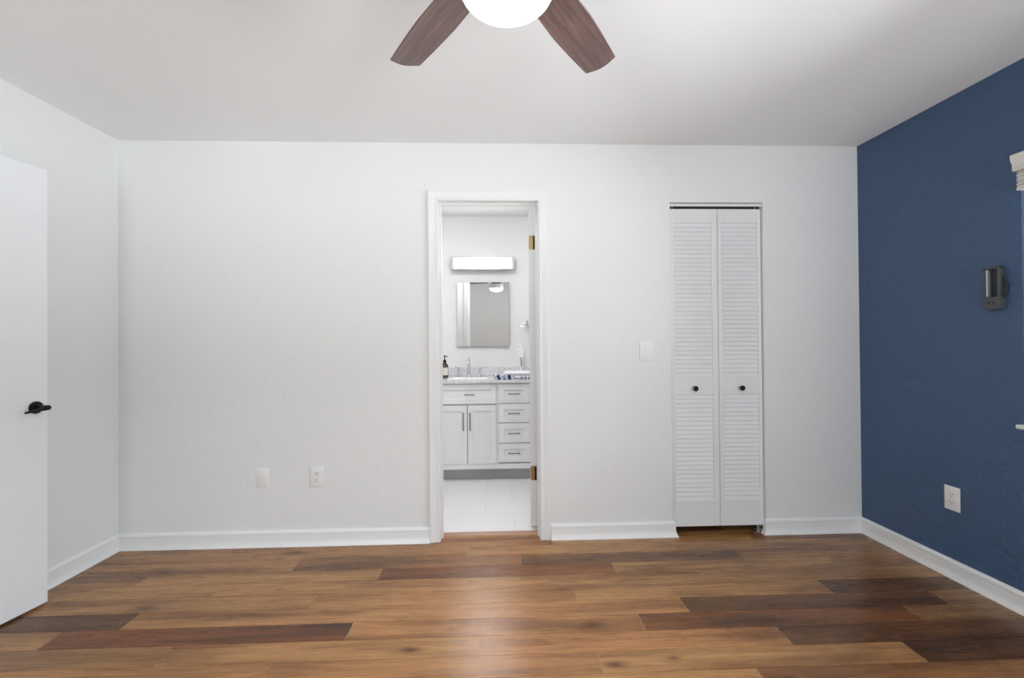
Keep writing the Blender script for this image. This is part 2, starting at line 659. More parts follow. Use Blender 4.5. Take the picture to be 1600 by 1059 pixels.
for k in range(krow0, krow1):
    yt = Y0 - PW * k
    yb_ = yt - PW
    js = JOINTS.get(k)
    if js is None:
        s = random.uniform(-0.1, 1.0)
        js = [s + 1.22 * i for i in range(4)]
    xs = [FX0] + [j for j in js if FX0 < j < FX1] + [FX1]
    tn = TONES.get(k)
    off = 1 if (js[0] <= FX0) else 0
    for i in range(len(xs) - 1):
        if tn:
            t_, w_ = tn[min(i + off, len(tn) - 1)]
        else:
            t_, w_ = random.choice([.1, .15, .2, .3, .85]), random.random()
        sd = random.random()
        for xa, xb, ya, yb in in_floor(xs[i], xs[i + 1], yb_, yt):
            if yb - ya < 0.002:
                continue
            g, h = 0.0014, 0.0008
            a, b = xa + g, xb - g
            c0, c1 = ya + (h if ya > -4 else 0), yb - (h if abs(yb) > 1e-6 else 0)
            f = fb.faces.new([fb.verts.new(p) for p in ((a, c0, 0), (b, c0, 0), (b, c1, 0), (a, c1, 0))])
            f[lt], f[ls], f[lw_] = t_, sd, w_
            # the chamfered sides down to the core
            for q0, q1 in (((a, c0), (b, c0)), ((b, c0), (b, c1)), ((b, c1), (a, c1)), ((a, c1), (a, c0))):
                s_ = fb.faces.new([fb.verts.new(p) for p in ((q0[0], q0[1], 0), (q0[0], q0[1], -0.004), (q1[0], q1[1], -0.004), (q1[0], q1[1], 0))])
                s_[lt], s_[ls], s_[lw_] = t_, sd, w_
bmesh.ops.recalc_face_normals(fb, faces=fb.faces)
for f in fb.faces:
    if abs(f.normal.z) > .9 and f.normal.z < 0:
        f.normal_flip()
nplank = len(fb.faces)
# the core under the boards (slightly lighter, shows in the joints)
tmp = MB()
tmp.box(FX0, FX1, YR - 0.12, 0.0, -0.10, -0.0012)
tmp.box(1.886, 2.532, 0.0, 0.075, -0.10, -0.0012)
tmp.box(3.2, 4.1, 0.0, 0.72, -0.10, -0.0012)
mt = bpy.data.meshes.new('core')
tmp.bm.to_mesh(mt)
tmp.bm.free()
fb.from_mesh(mt)
fb.faces.ensure_lookup_table()
for i, f in enumerate(fb.faces):
    if i >= nplank:
        f.material_index = 1
me = bpy.data.meshes.new('floor')
fb.to_mesh(me)
fb.free()
me.materials.append(M['planks'])
me.materials.append(M['seam'])
fo = bpy.data.objects.new('floor', me)
COL.objects.link(fo)
tag(fo, 'brown wood-look plank floor of the bedroom', 'floor', kind='structure')

struct(MB().box(1.2, 3.3, 0.115, YB + 0.1, -0.10, 0.0), 'floor_bathroom', M['tile'], 'pale large-format tile floor of the bathroom', 'floor')
tr = MB()
tr.prism([(0.066, 0.0), (0.070, 0.006), (0.080, 0.010), (0.105, 0.010), (0.117, 0.006), (0.121, 0.0)], 'x', 1.9065, 2.5115)
M['thr'] = mat('threshold_wood', S(172, 132, 108), 0.35)
struct(tr, 'trim_threshold', M['thr'], 'reddish wood threshold strip in the bathroom doorway', 'threshold', smooth=40)

# ------------------------------------------------------------------ setting: walls, ceilings
DX0, DX1, DZ = 1.886, 2.532, 2.100          # rough opening of bathroom door
CX0, CX1, CZ = 3.345, 3.940, 2.080          # closet opening
wb = MB()
wb.box(-0.12, DX0, 0, TW, 0, 2.52)
wb.box(DX0, DX1, 0, TW, DZ, 2.52)
wb.box(DX1, CX0, 0, TW, 0, 2.52, 0.0)
wb.box(CX0, CX1, 0, TW, CZ, 2.52)
wb.box(CX1, W + 0.15, 0, TW, 0, 2.52)
struct(wb, 'wall_back', M['wall'], 'white textured wall with the bathroom doorway and louvered closet', 'wall')

# left wall: with the door opening beyond the hinges
HY = -1.345
OPY0, OPY1 = HY - 0.80, HY - 0.02


def wall_seg(mb, y0, y1, z0, z1, fx, th, sgn):
    poly = [(fx(y0), y0), (fx(y1), y1), (fx(y1) + sgn * th, y1), (fx(y0) + sgn * th, y0)]
    mb.prism(poly, 'z', z0, z1)


wl = MB()
wall_seg(wl, OPY1, 0.0, 0, H, lwx, TW, -1)
wall_seg(wl, OPY0, OPY1, 2.06, H, lwx, TW, -1)
wall_seg(wl, YR, OPY0, 0, H, lwx, TW, -1)
struct(wl, 'wall_left', M['wall'], 'white wall on the left behind the open door', 'wall')
hl = MB()
hl.box(-1.3, -1.2, -2.6, -0.9, 0, H)
hl.box(-1.3, -0.14, -1.0, -0.9, 0, H)
hl.box(-1.3, -0.14, -2.6, -2.5, 0, H)
hl.box(-1.3, -0.14, -2.6, -0.9, H, H + 0.1)
struct(hl, 'wall_hallway', M['wall'], 'white hallway walls beyond the left doorway', 'wall')
hf = MB()
hf.box(-1.3, -0.131, -2.6, -0.9, -0.1, 0.0)
struct(hf, 'floor_hallway', M['seam'], 'plain hallway floor beyond the left doorway', 'floor')

wr = MB()
wall_seg(wr, WY1, 0.0, 0, H, rwx, TW, 1)
wall_seg(wr, WY0, WY1, 0, WZ0, rwx, TW, 1)
wall_seg(wr, WY0, WY1, WZ1, H, rwx, TW, 1)
wall_seg(wr, YR, WY0, 0, H, rwx, TW, 1)
struct(wr, 'wall_right', M['blue'], 'navy blue textured accent wall on the right', 'wall')

wq = MB()
wq.box(-0.2, QX0, YR - TW, YR, 0, H)
wq.box(QX1, RX0, YR - TW, YR, 0, H)
wq.box(QX0, QX1, YR - TW, YR, 0, QZ0)
wq.box(QX0, QX1, YR - TW, YR, QZ1, H)
wq.box(RX0, RX1, YR - TW, YR, RZ1, H)
wq.box(RX1, W + 0.2, YR - TW, YR, 0, H)
wq.box(RX0, RX1, YR - TW, YR, 0, RZ0)
struct(wq, 'wall_rear', M['grey_wall'], 'plain white wall behind the camera, seen in the bathroom mirror', 'wall')
struct(MB().box(-0.14, W + 0.2, YR - TW, 0.0, H, H + 0.08), 'ceiling', M['ceil'], 'flat white bedroom ceiling', 'ceiling')
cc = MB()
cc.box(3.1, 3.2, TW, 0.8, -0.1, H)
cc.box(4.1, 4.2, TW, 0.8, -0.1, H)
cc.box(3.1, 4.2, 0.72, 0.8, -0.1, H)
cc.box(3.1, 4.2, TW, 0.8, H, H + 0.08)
struct(cc, 'wall_closet', M['dark'], 'inside walls of the closet, shade painted into their colour', 'wall')
bw = MB()
bw.box(1.1, 3.4, YB, YB + 0.1, -0.1, 2.55)
struct(bw, 'wall_bathroom_back', M['bathwall'], 'white bathroom wall behind the vanity', 'wall')
struct(MB().box(1.1, 1.2, TW, YB, -0.1, 2.55), 'wall_bathroom_left', M['bathwall'], 'white bathroom side wall left of the vanity', 'wall')
struct(MB().box(3.0, 3.1, TW, YB, -0.1, 2.55), 'wall_bathroom_right', M['bathwall'], 'white bathroom side wall right of the door leaf', 'wall')
struct(MB().box(1.1, 3.1, TW, YB, 2.465, 2.55), 'ceiling_bathroom', M['ceil'], 'white bathroom ceiling', 'ceiling')

# ------------------------------------------------------------------ baseboards
BP = [(0, 0), (0.027, 0), (0.0262, 0.004), (0.022, 0.012), (0.0165, 0.024), (0.0140, 0.036), (0.0130, 0.050),
      (0.0125, 0.062), (0.0115, 0.068), (0.0125, 0.073), (0.0120, 0.080), (0.0085, 0.088), (0.0045, 0.092), (0, 0.093)]


def bb(name, path, label, prev=None, nxt=None):
    struct(molding(MB(), path, BP, prev, nxt), name, M['trim'], label, 'baseboard', smooth=35)


bb('baseboard_left', [(lwx(-1.30), -1.30), (0, 0)], 'white baseboard along the left wall', nxt=(1, 0))
bb('baseboard_back', [(0, 0), (1.842, 0)], 'long white baseboard left of the bathroom doorway', prev=(lwx(-1), -1))
bb('baseboard_center', [(2.580, 0), (CX0, 0), (CX0, 0.017)], 'white baseboard between bathroom doorway and closet')
bb('baseboard_corner', [(CX1, 0.017), (CX1, 0), (W, 0)], 'short white baseboard right of the closet', nxt=(rwx(-1), -1))
bb('baseboard_right', [(W, 0), (rwx(YR), YR)], 'white baseboard along the navy wall', prev=(0, 0))
bb('baseboard_rear', [(RX0 - 0.05, YR), (lwx(YR), YR)], 'white baseboard on the rear wall')
bb('baseboard_bathroom', [(2.60, YB), (3.0, YB)], 'white baseboard on the bathroom wall')


# ------------------------------------------------------------------ door frames
def casing(mb, xl, xr, zt, prof, yface, sgn, z0=0.0):
    """three mitred sides; prof = [(w outward, t proud)]"""
    rings = []
    for k in range(4):
        ring = []
        for wv, t in prof:
            x = (xl - wv) if k < 2 else (xr + wv)
            z = z0 if k in (0, 3) else zt + wv
            ring.append(Vector((x, yface + sgn * t, z)))
        rings.append(ring)
    mb.ring_loft(rings)
    return mb


CP = [(0, 0), (0, 0.008), (0.003, 0.011), (0.010, 0.0115), (0.014, 0.0095), (0.022, 0.0105), (0.034, 0.013),
      (0.046, 0.0165), (0.054, 0.0180), (0.0585, 0.0175), (0.060, 0.014), (0.060, 0)]
d2 = thing('door_2', (2.5085, 0.13, 0), 'white bathroom door standing open, seen edge-on with brass hinges', 'door', kind='structure')
fr = MB()
fr.box(DX0, 1.9055, 0.0, TW, 0, 2.084)
fr.box(2.5125, DX1, 0.0, TW, 0, 2.084)
fr.box(DX0, DX1, 0.0, TW, 2.084, 2.10)
fr.box(1.9055, 1.9155, 0.045, 0.083, 0, 2.074)
fr.box(2.5045, 2.5125, 0.045, 0.083, 0, 2.074)
fr.box(1.9055, 2.5125, 0.045, 0.083, 2.074, 2.084)
fr.build('door_frame', M['trim'], d2)
casing(MB(), 1.901, 2.5185, 2.084, CP, 0.0, -1).build('casing', M['trim'], d2, smooth=35)
casing(MB(), 1.900, 2.528, 2.09, CP, TW, 1).build('casing', M['trim'], d2, smooth=35)

# the leaf, open a little past ninety degrees into the bathroom
lf = bpy.data.objects.new('door_leaf', None)
LA = math.radians(-4.6)
mbx = MB()
mbx.box(-0.041, 0.0, 0.0, 0.600, 0.030, 2.060, 0.0015, mx=Matrix.Rotation(LA, 4, 'Z'))
leaf = mbx.build('door_leaf', M['door'], d2, local=True)
for zc in (1.856, 0.369):
    hb = MB()
    # plate with rounded corners let into the edge of the leaf
    poly = []
    for cx, cz, a0 in ((-0.012, 0.036, 0), (-0.030, 0.036, 90), (-0.030, -0.036, 180), (-0.012, -0.036, 270)):
        for s in range(5):
            a = math.radians(a0 + s * 22.5)
            poly.append((cx + 0.009 * math.cos(a), zc + cz + 0.009 * math.sin(a)))
    hb.prism(poly, 'y', -0.0015, 0.002)
    hb.box(-0.012, 0.002, -0.0015, 0.001, zc - 0.045, zc + 0.045)
    for s in range(5):
        z0 = zc - 0.045 + s * 0.018
        hb.lathe([(0.0055, z0 + 0.0005), (0.0062, z0 + 0.001), (0.0062, z0 + 0.017), (0.0055, z0 + 0.0175)], (0.0035, -0.002, 0), seg=14)
    for sx, sz in ((-0.022, 0.028), (-0.028, 0), (-0.022, -0.028)):
        hb.lathe([(0.0035, -0.0026), (0.003, -0.003)], (sx, 0, zc + sz), 'y', seg=12)
    hb.build('hinge', M['brass'], d2, smooth=40, local=True, label='brass hinge')
kb = MB()
kb.lathe([(0.026, 0.0), (0.026, 0.006), (0.012, 0.010), (0.011, 0.028), (0.024, 0.036), (0.027, 0.048), (0.022, 0.058), (0.0, 0.061)],
         (0, 0.54, 0.945), 'x', seg=24)
for v in kb.bm.verts:
    v.co = Matrix.Rotation(LA, 4, 'Z') @ v.co
kb.build('door_knob', M['black'], leaf, smooth=40, local=True, label='black door knob')
bpy.data.objects.remove(lf)

# ------------------------------------------------------------------ left door, swung back close to the wall
LD = 0.77
LDA = math.radians(-9.3)
# leaf edge nearest the far wall, on the floor
EX, EY = 0.132, -0.568
hx = EX - LD * math.sin(-LDA)
hy = EY - LD * math.cos(LDA)
d1 = thing('door_1', (hx, hy, 0), 'plain white slab door with black lever, swung open against left wall', 'door', rot=LDA, kind='structure')
# local: +y runs from hinge to free edge, +x is the face towards the room
MB().box(-0.034, 0.0, 0, LD, 0.010, 2.045, 0.002).build('door_leaf', M['door'], d1, local=True)
hz, hyy = 0.929, LD - 0.050
rs = MB()
rs.lathe([(0.0285, 0.0), (0.0285, 0.006), (0.0265, 0.0090), (0.017, 0.0100), (0.0, 0.0102)], (0, hyy, hz), 'x', seg=40)
rose = rs.build('handle_rose', M['black'], d1, smooth=35, local=True, label='round black rose')
lv = MB()
lv.lathe([(0.0105, 0.008), (0.0105, 0.040), (0.0115, 0.052), (0.0115, 0.070), (0.0095, 0.0725), (0, 0.073)], (0, hyy, hz), 'x', seg=24)
# flat lever blade that points back to the hinges
n_ = 16
rings = []
for i in range(n_ + 1):
    t = i / n_
    yy = hyy + 0.006 - t * 0.086
    zz = hz - 0.004 - 0.010 * t ** 1.5
    xx = 0.062 - 0.010 * t
    hh = 0.0085 - 0.0035 * t
    th = 0.0065 - 0.0025 * t
    if i == n_:
        hh *= .5
        th *= .5
    rings.append([Vector((xx + th * math.cos(a), yy, zz + hh * math.sin(a))) for a in [2 * math.pi * k / 12 for k in range(12)]])
lv.ring_loft(rings)
lv.build('lever', M['black'], d1, smooth=40, local=True, label='black lever handle')
for zc in (0.25, 1.03, 1.80):
    hb = MB()
    for s in range(5):
        z0 = zc - 0.045 + s * 0.018
        hb.lathe([(0.0055, z0 + 0.0005), (0.0062, z0 + 0.001), (0.0062, z0 + 0.017), (0.0055, z0 + 0.0175)], (-0.017, -0.0065, 0), seg=12)
    hb.build('hinge', M['black'], d1, smooth=40, local=True)
# casing round the opening the door belongs to (just outside the picture)
oc = MB()
XL = -0.022
for y0, y1, z0, z1 in ((OPY1, OPY1 + 0.055, 0, 2.115), (OPY0 - 0.055, OPY0, 0, 2.115), (OPY0, OPY1, 2.06, 2.115)):
    oc.prism([(lwx(y0), y0), (lwx(y1), y1), (lwx(y1) + 0.014, y1), (lwx(y0) + 0.014, y0)], 'z', z0, z1)
# shorten: keep clear of the leaf
struct(oc, 'trim_left_doorway', M['trim'], 'white casing around the left doorway', 'door casing')

# ------------------------------------------------------------------ bifold closet door
d3 = thing('door_3', ((CX0 + CX1) / 2, 0.035, 0), 'white louvered bifold closet door with two small dark knobs', 'door', kind='structure')
PY0, PY1 = 0.020, 0.048
PZ0, PZ1 = 0.048, 2.045
cells = [(3.350, 3.6545, 0.0270, 0.0375), (3.6570, 3.9355, 0.0265, 0.0240)]
for xa, xb, ls_, rs_ in cells:
    pm = MB()
    pm.box(xa, xa + ls_, PY0, PY1, PZ0, PZ1, 0.0015)
    pm.box(xb - rs_, xb, PY0, PY1, PZ0, PZ1, 0.0015)
    ia, ib = xa + ls_ - 0.001, xb - rs_ + 0.001
    pm.box(ia, ib, PY0 + .0006, PY1 - .0006, 1.957, PZ1 - .0003)
    pm.box(ia, ib, PY0 + .0006, PY1 - .0006, 0.874, 0.984)
    pm.box(ia, ib, PY0 + .0006, PY1 - .0006, PZ0 + .0003, 0.208)
    for za, zb, n in ((0.984, 1.957, 35), (0.208, 0.874, 24)):
        p = (zb - za) / n
        for i in range(n):
            z0 = za + i * p
            # closed slats: lower edge out at the front, upper edge behind the next slat
            pm.prism([(PY0 + 0.0030, z0 + 0.0012), (PY0 + 0.0042, z0 - 0.0004), (PY0 + 0.0085, z0 + 0.0005),
                      (PY0 + 0.0165, z0 + p + 0.006), (PY0 + 0.0120, z0 + p + 0.0075)], 'x', ia, ib)
    pn = pm.build('door_panel', M['louver'], d3)
    kx = 3.4975 if xa < 3.5 else 3.795
    k = MB()
    k.lathe([(0.0065, 0.0), (0.006, -0.008), (0.011, -0.013), (0.0155, -0.018), (0.0165, -0.024), (0.0145, -0.028), (0.0125, -0.0285), (0.0, -0.0275)],
            (kx, PY0, 0.914), 'y', seg=28)
    k.build('knob', M['black'], pn, smooth=35, label='small dark round knob')
tk = MB()
tk.box(CX0 + 0.001, CX1 - 0.001, 0.012, 0.016, 2.059, CZ - .0005)
tk.box(CX0 + 0.001, CX1 - 0.001, 0.012, 0.047, CZ - 0.003, CZ - .0005)
tk.build('track', M['trim'], d3, label='white metal top track')
tc_ = MB()
tc_.box(CX0 + 0.001, CX1 - 0.001, 0.0445, 0.047, 2.040, CZ - .0035)  # black strip added so the gap above the panels looks shaded
tc_.box(CX0 + 0.001, CX1 - 0.001, 0.0165, 0.0445, CZ - 0.006, CZ - .0035)
tc_.build('track_gap_shade', M['slot'], d3, label='black strip standing for the shade in the top track gap')
for px in (3.372, 3.905):
    pv = MB()
    pv.lathe([(0.0045, 2.040), (0.0045, 2.070)], (px, 0.034, 0), seg=12)
    pv.lathe([(0.011, 2.068), (0.011, 2.074)], (px, 0.034, 0), seg=14)
    pv.build('pivot_pin', M['steel'], d3, smooth=40)
pb = MB()
pb.box(3.872, 3.938, 0.022, 0.050, 0.0, 0.003)
pb.box(3.935, 3.938, 0.022, 0.050, 0.0, 0.030)
pb.lathe([(0.010, 0.003), (0.010, 0.020), (0.005, 0.021), (0.005, 0.05)], (3.905, 0.034, 0), seg=14)
pb.box(3.878, 3.930, 0.020, 0.040, 0.018, 0.022)
pb.build('pivot_bracket', M['steel'], d3, smooth=40, label='steel floor pivot bracket')


# ------------------------------------------------------------------ wall plates
def plate(t, w, h, mx):
    p = MB()
    p.box(-w / 2, w / 2, -0.0055, 0, -h / 2, h / 2, 0.0022)
    return p.build('plate', M['plastic'], t, local=True, smooth=30)


def screws(t, zs):
    for z in zs:
        s = MB()
        s.lathe([(0.0033, -0.0052), (0.0030, -0.0064), (0, -0.0068)], (0, 0, z), 'y', seg=12)
        s.build('screw', M['plastic'], t, local=True, smooth=40)


def outlet(name, loc, rot, w, h, label):
    t = thing(name, loc, label, 'outlet', 'duplex outlets', rot=rot)
    plate(t, w, h, None)
    screws(t, [0.0])
    for dz in (0.0195, -0.0195):
        r = MB()
        poly = []
        for a in range(0, 360, 15):
            ca, sa = math.cos(math.radians(a)), math.sin(math.radians(a))
            poly.append((max(-0.0172, min(0.0172, 0.0205 * ca)), dz + 0.0148 * sa))
        r.prism(poly, 'y', -0.0075, -0.004)
        rc = r.build('receptacle', M['plastic'], t, local=True)
        s = MB()
        s.box(-0.0076, -0.0054, -0.0079, -0.0070, dz - 0.001, dz + 0.0075)
        s.box(0.0052, 0.0074, -0.0079, -0.0070, dz, dz + 0.0068)
        s.lathe([(0.0026, -0.0070), (0.0026, -0.0079)], (0, 0, dz - 0.0078), 'y', seg=12)
        s.build('slots', M['slot'], rc, local=True, label='dark prong slots')
    return t


outlet('wall_outlet', (1.1645, -0.0003, 0.410), 0, 0.079, 0.123, 'white duplex outlet on the white wall left of the bathroom doorway')
outlet('wall_outlet', (rwx(-0.570) - 0.0003, -0.570, 0.402), math.radians(-90) + 0.0118, 0.078, 0.122, 'white duplex outlet on the navy wall')
t = thing('blank_wall_plate', (0.8430, -0.0003, 0.4085), 'blank white cover plate left of the outlet on the white wall', 'wall plate')
plate(t, 0.074, 0.116, None)
screws(t, [0.042, -0.042])
t = thing('light_switch', (3.188, -0.0003, 1.1525), 'white rocker light switch between doorway and closet', 'light switch')
plate(t, 0.086, 0.116, None)
screws(t, [0.049, -0.049])
sf = MB()
sf.box(-0.0185, 0.0185, -0.0068, -0.004, -0.0355, 0.0355, 0.0006)
sf.build('switch_frame', M['plastic'], t, local=True)
rk = MB()
rk.prism([(-0.0060, -0.031), (-0.0075, -0.031), (-0.0115, 0.0), (-0.0098, 0.031), (-0.0060, 0.031)], 'x', -0.0145, 0.0145)
rk.build('rocker', M['plastic'], t, local=True)

# ------------------------------------------------------------------ fan remote in its wall cradle (navy wall)
cy = -0.7855
t = thing('remote_holder', (rwx(cy) - 0.0003, cy, 1.445), 'charcoal remote control cradle mounted on the navy wall by the window', 'remote holder',
          rot=math.radians(-90) + AR)
# local: +x runs towards the camera along the wall, -y comes out of the wall
DD, HW, HH = 0.031, 0.0345, 0.0985
bd = MB()
bd.box(-HW, HW, -0.006, 0, -HH + .004, HH - .004, 0.001)                 # back plate
bd.box(-HW, HW, -DD, -0.005, -HH, -0.041, 0.002)                         # lower block
bd.box(-HW, -0.018, -DD, -0.005, -0.0412, HH, 0.002)                     # far cheek
bd.box(0.027, HW, -DD, -0.005, -0.0412, HH, 0.002)                       # near cheek
bd.box(-HW, HW, -DD, -0.005, HH - 0.013, HH, 0.002)                      # top rail
bd.build('cradle_body', M['dgrey'], t, local=True, smooth=30)
MB().box(-0.018, 0.027, -0.0135, -0.006, -0.041, HH - 0.013).build('handset', M['dgrey2'], t, local=True, label='dark handset down in the cradle')
st = MB()
st.box(-0.0175, -0.0115, -DD - 0.0015, -0.012, -0.039, HH - 0.014, 0.0012)
st.build('metal_strip', mat('satin_strip', S(196, 204, 204), 0.3, 0.6), t, local=True, label='bright satin strip beside the slot')
for bx in (-0.0095, 0.0125):
    b_ = MB()
    b_.lathe([(0.0055, -DD + .001), (0.0055, -DD - 0.002), (0.0042, -DD - 0.0036), (0, -DD - 0.0042)], (bx, 0, -0.068), 'y', seg=18)
    b_.build('button', M['dgrey2'], t, local=True, smooth=40, label='round black button')
gr = MB()
gr.box(-HW - .0003, -0.018, -DD - 0.0003, -DD + 0.002, -0.0425, -0.0405)
gr.build('seam_line', M['slot'], t, local=True)
cl = MB()
rings = []
for i in range(13):
    s = i / 12
    z = -0.055 + s * 0.115
    bow = 0.017 * math.sin(math.pi * s)
    x0 = HW - .0005
    rings.append([Vector((x0, -0.014 + bow * .4, z)), Vector((x0 + 0.001 + bow, -0.014, z)), Vector((x0 + 0.001 + bow, -0.010, z)), Vector((x0, -0.008, z))])
cl.ring_loft(rings)
cl.build('side_clip', M['dgrey'], t, local=True, smooth=40)

# ------------------------------------------------------------------ window on the right wall
wn = thing('window_1', (W, (WY0 + WY1) / 2, WZ0), 'white framed window at the right edge of the navy wall', 'window', kind='structure')
f = MB()
ox0, ox1 = W + 0.02, W + TW + 0.01
xo = W + 0.062
f.box(xo, xo + 0.05, WY0, WY0 + 0.045, WZ0, WZ1)
f.box(xo, xo + 0.05, WY1 - 0.045, WY1, WZ0, WZ1)
f.box(xo, xo + 0.05, WY0, WY1, WZ0, WZ0 + 0.045)
f.box(xo, xo + 0.05, WY0, WY1, WZ1 - 0.045, WZ1)
f.box(xo + .005, xo + 0.045, WY0, WY1, (WZ0 + WZ1) / 2 - 0.02, (WZ0 + WZ1) / 2 + 0.02)
f.build('window_frame', M['vinyl'], wn)
MB().box(xo + 0.022, xo + 0.026, WY0 + 0.04, WY1 - 0.04, WZ0 + 0.04, WZ1 - 0.04).build('pane', M['glass'], wn)
sl = MB()
sl.box(W - 0.030, xo, WY0 - 0.01, WY1 + 0.004, WZ0 - 0.014, WZ0 + 0.004, 0.004)
sl.build('window_sill', M['trim'], wn, smooth=40)

bl = thing('window_blind', (W, (WY0 + WY1) / 2, 1.86), 'off-white raised blind under a moulded valance at the window head', 'window blind')
vp = [(0.0, 1.935), (0.064, 1.935), (0.070, 1.937), (0.0725, 1.942), (0.069, 1.947), (0.0725, 1.951), (0.0700, 1.957), (0.0712, 1.965),
      (0.0770, 1.978), (0.0795, 1.990), (0.0800, 2.001), (0.0780, 2.006), (0.0, 2.006)]
v_ = MB()
v_.prism([(W + 0.009 - a, z) for a, z in vp], 'y', WY0 - 0.03, -0.9135)
v_.build('valance', M['blind'], bl, smooth=35)
for i in range(7):
    z0 = 1.866 + i * 0.0095
    a = 0.0015 * (i % 2)
    s_ = MB()
    s_.box(W - 0.044 - a, W + 0.004, WY0 + 0.01, -0.9165 + a, z0, z0 + 0.0065, 0.0012)
    s_.build('slat', M['blind'], bl)
s_ = MB()
s_.box(W - 0.046, W + 0.006, WY0 + 0.01, -0.9150, 1.853, 1.8655, 0.002)
s_.build('bottom_rail', M['blind'], bl, smooth=40)

# rear glass door, added unseen behind the camera to bring in daylight
wn2 = thing('window_added_2', ((RX0 + RX1) / 2, YR, RZ0), 'white framed glass patio door added in the rear wall for daylight', 'window', kind='structure')
f = MB()
xm = (RX0 + RX1) / 2
for xa, xb in ((RX0, RX0 + .05), (RX1 - .05, RX1), (xm - .03, xm + .03)):
    f.box(xa, xb, YR - 0.09, YR - 0.03, RZ0, RZ1)
for za, zb in ((RZ0, RZ0 + .06), (RZ1 - .05, RZ1)):
    f.box(RX0, RX1, YR - 0.088, YR - 0.032, za, zb)
f.build('window_frame', M['vinyl'], wn2)
MB().box(RX0 + .04, RX1 - .04, YR - 0.062, YR - 0.058, RZ0 + .04, RZ1 - .04).build('pane', M['glass'], wn2)

wn3 = thing('window_added_3', ((QX0 + QX1) / 2, YR, QZ0), 'white framed window added in the rear wall near the left corner for daylight', 'window', kind='structure')  # unseen rear window, added to even out the light
f = MB()
for xa, xb in ((QX0, QX0 + .05), (QX1 - .05, QX1)):
    f.box(xa, xb, YR - 0.09, YR - 0.03, QZ0, QZ1)
for za, zb in ((QZ0, QZ0 + .05), (QZ1 - .05, QZ1), ((QZ0 + QZ1) / 2 - .02, (QZ0 + QZ1) / 2 + .02)):
    f.box(QX0, QX1, YR - 0.088, YR - 0.032, za, zb)
f.build('window_frame', M['vinyl'], wn3)
MB().box(QX0 + .04, QX1 - .04, YR - 0.062, YR - 0.058, QZ0 + .04, QZ1 - .04).build('pane', M['glass'], wn3)

# ------------------------------------------------------------------ ceiling fan
FCX, FCY = 2.281, -1.705
ZB = 2.185
fan = thing('ceiling_fan', (FCX, FCY, H), 'dark walnut ceiling fan with glowing white bowl light', 'ceiling fan')
cn = MB()
cn.lathe([(0.075, H - 0.0005), (0.078, H - 0.012), (0.070, H - 0.040), (0.050, H - 0.052), (0.032, H - 0.056), (0.030, H - 0.075)], (FCX, FCY, 0), seg=40)
cn.build('canopy', M['bronze'], fan, smooth=35)
mo = MB()
mo.lathe([(0.030, H - 0.074), (0.085, H - 0.082), (0.118, H - 0.100), (0.128, H - 0.130), (0.128, H - 0.190), (0.118, H - 0.215), (0.090, H - 0.232), (0.080, H - 0.290)],
         (FCX, FCY, 0), seg=48)
mo.build('motor_housing', M['bronze'], fan, smooth=35)
lk = MB()
lk.lathe([(0.080, ZB - 0.034), (0.112, ZB - 0.040), (0.115, ZB - 0.052), (0.117, ZB - 0.110), (0.1155, ZB - 0.114), (0.100, ZB - 0.114)], (FCX, FCY, 0), seg=48)
lk.build('light_ring', M['frost'], fan, smooth=35)
gb = MB()
prof = []
GZ, GR, GH = 2.071, 0.114, 0.055
for i in range(15):
    a = math.radians(90 * i / 14)
    prof.append((GR * math.cos(a), GZ - GH * math.sin(a)))
gb.lathe(prof, (FCX, FCY, 0), seg=48)
gb.build('light_bowl', M['bulb'], fan, smooth=60, label='glowing white glass bowl')
TILT = math.radians(-11)
for i in range(5):
    ang = math.radians(90 - 35.3 + 72 * i - (1.9 if i == 1 else 0))
    Rm = Matrix.Translation((FCX, FCY, ZB)) @ Matrix.Rotation(ang, 4, 'Z')
    b = MB()
    # outline in the blade's own frame, x along the blade
    up, lo = [], []
    N_ = 18
    r0, r1 = 0.170, 0.592
    for k in range(N_ + 1):
        s = k / N_
        x = r0 + (r1 - r0) * s
        wd = 0.056 + 0.013 * math.sin(math.pi * min(1, s * 1.15) * 0.5) - 0.013 * max(0, s - 0.45) / 0.55
        up.append((x, wd))
        lo.append((x, -wd * 0.98))
    tip = []
    ue, le = up[-1][1], lo[-1][1]
    for k in range(1, 10):
        s = k / 10
        y = ue + (le - ue) * s
        tip.append((r1 + 0.016 * math.sin(math.pi * s), y))
    outl = up + tip + list(reversed(lo))
    T = Rm @ Matrix.Rotation(TILT, 4, 'X')
    rings = []
    for zz, ins in ((-0.003, 0.0012), (-0.0018, 0), (0.0018, 0), (0.003, 0.0012)):
        rings.append([Vector((x - ins * (1 if x > .5 else 0), y * (1 - ins / 0.06), zz)) for x, y in outl])
    b.ring_loft(rings)
    o = b.build('blade', M['blade'], fan, smooth=30, local=True)
    o.location = (0, 0, ZB - H)
    o.rotation_euler = (Matrix.Rotation(ang, 4, 'Z') @ Matrix.Rotation(TILT, 4, 'X')).to_euler()
    a = MB()
    a.box(0.085, 0.215, -0.019, 0.019, 0.0032, 0.0085, 0.002)
    a.box(0.160, 0.235, -0.034, 0.034, 0.0032, 0.0072, 0.002)
    a.build('blade_iron', M['bronze'], o, smooth=30, local=True)

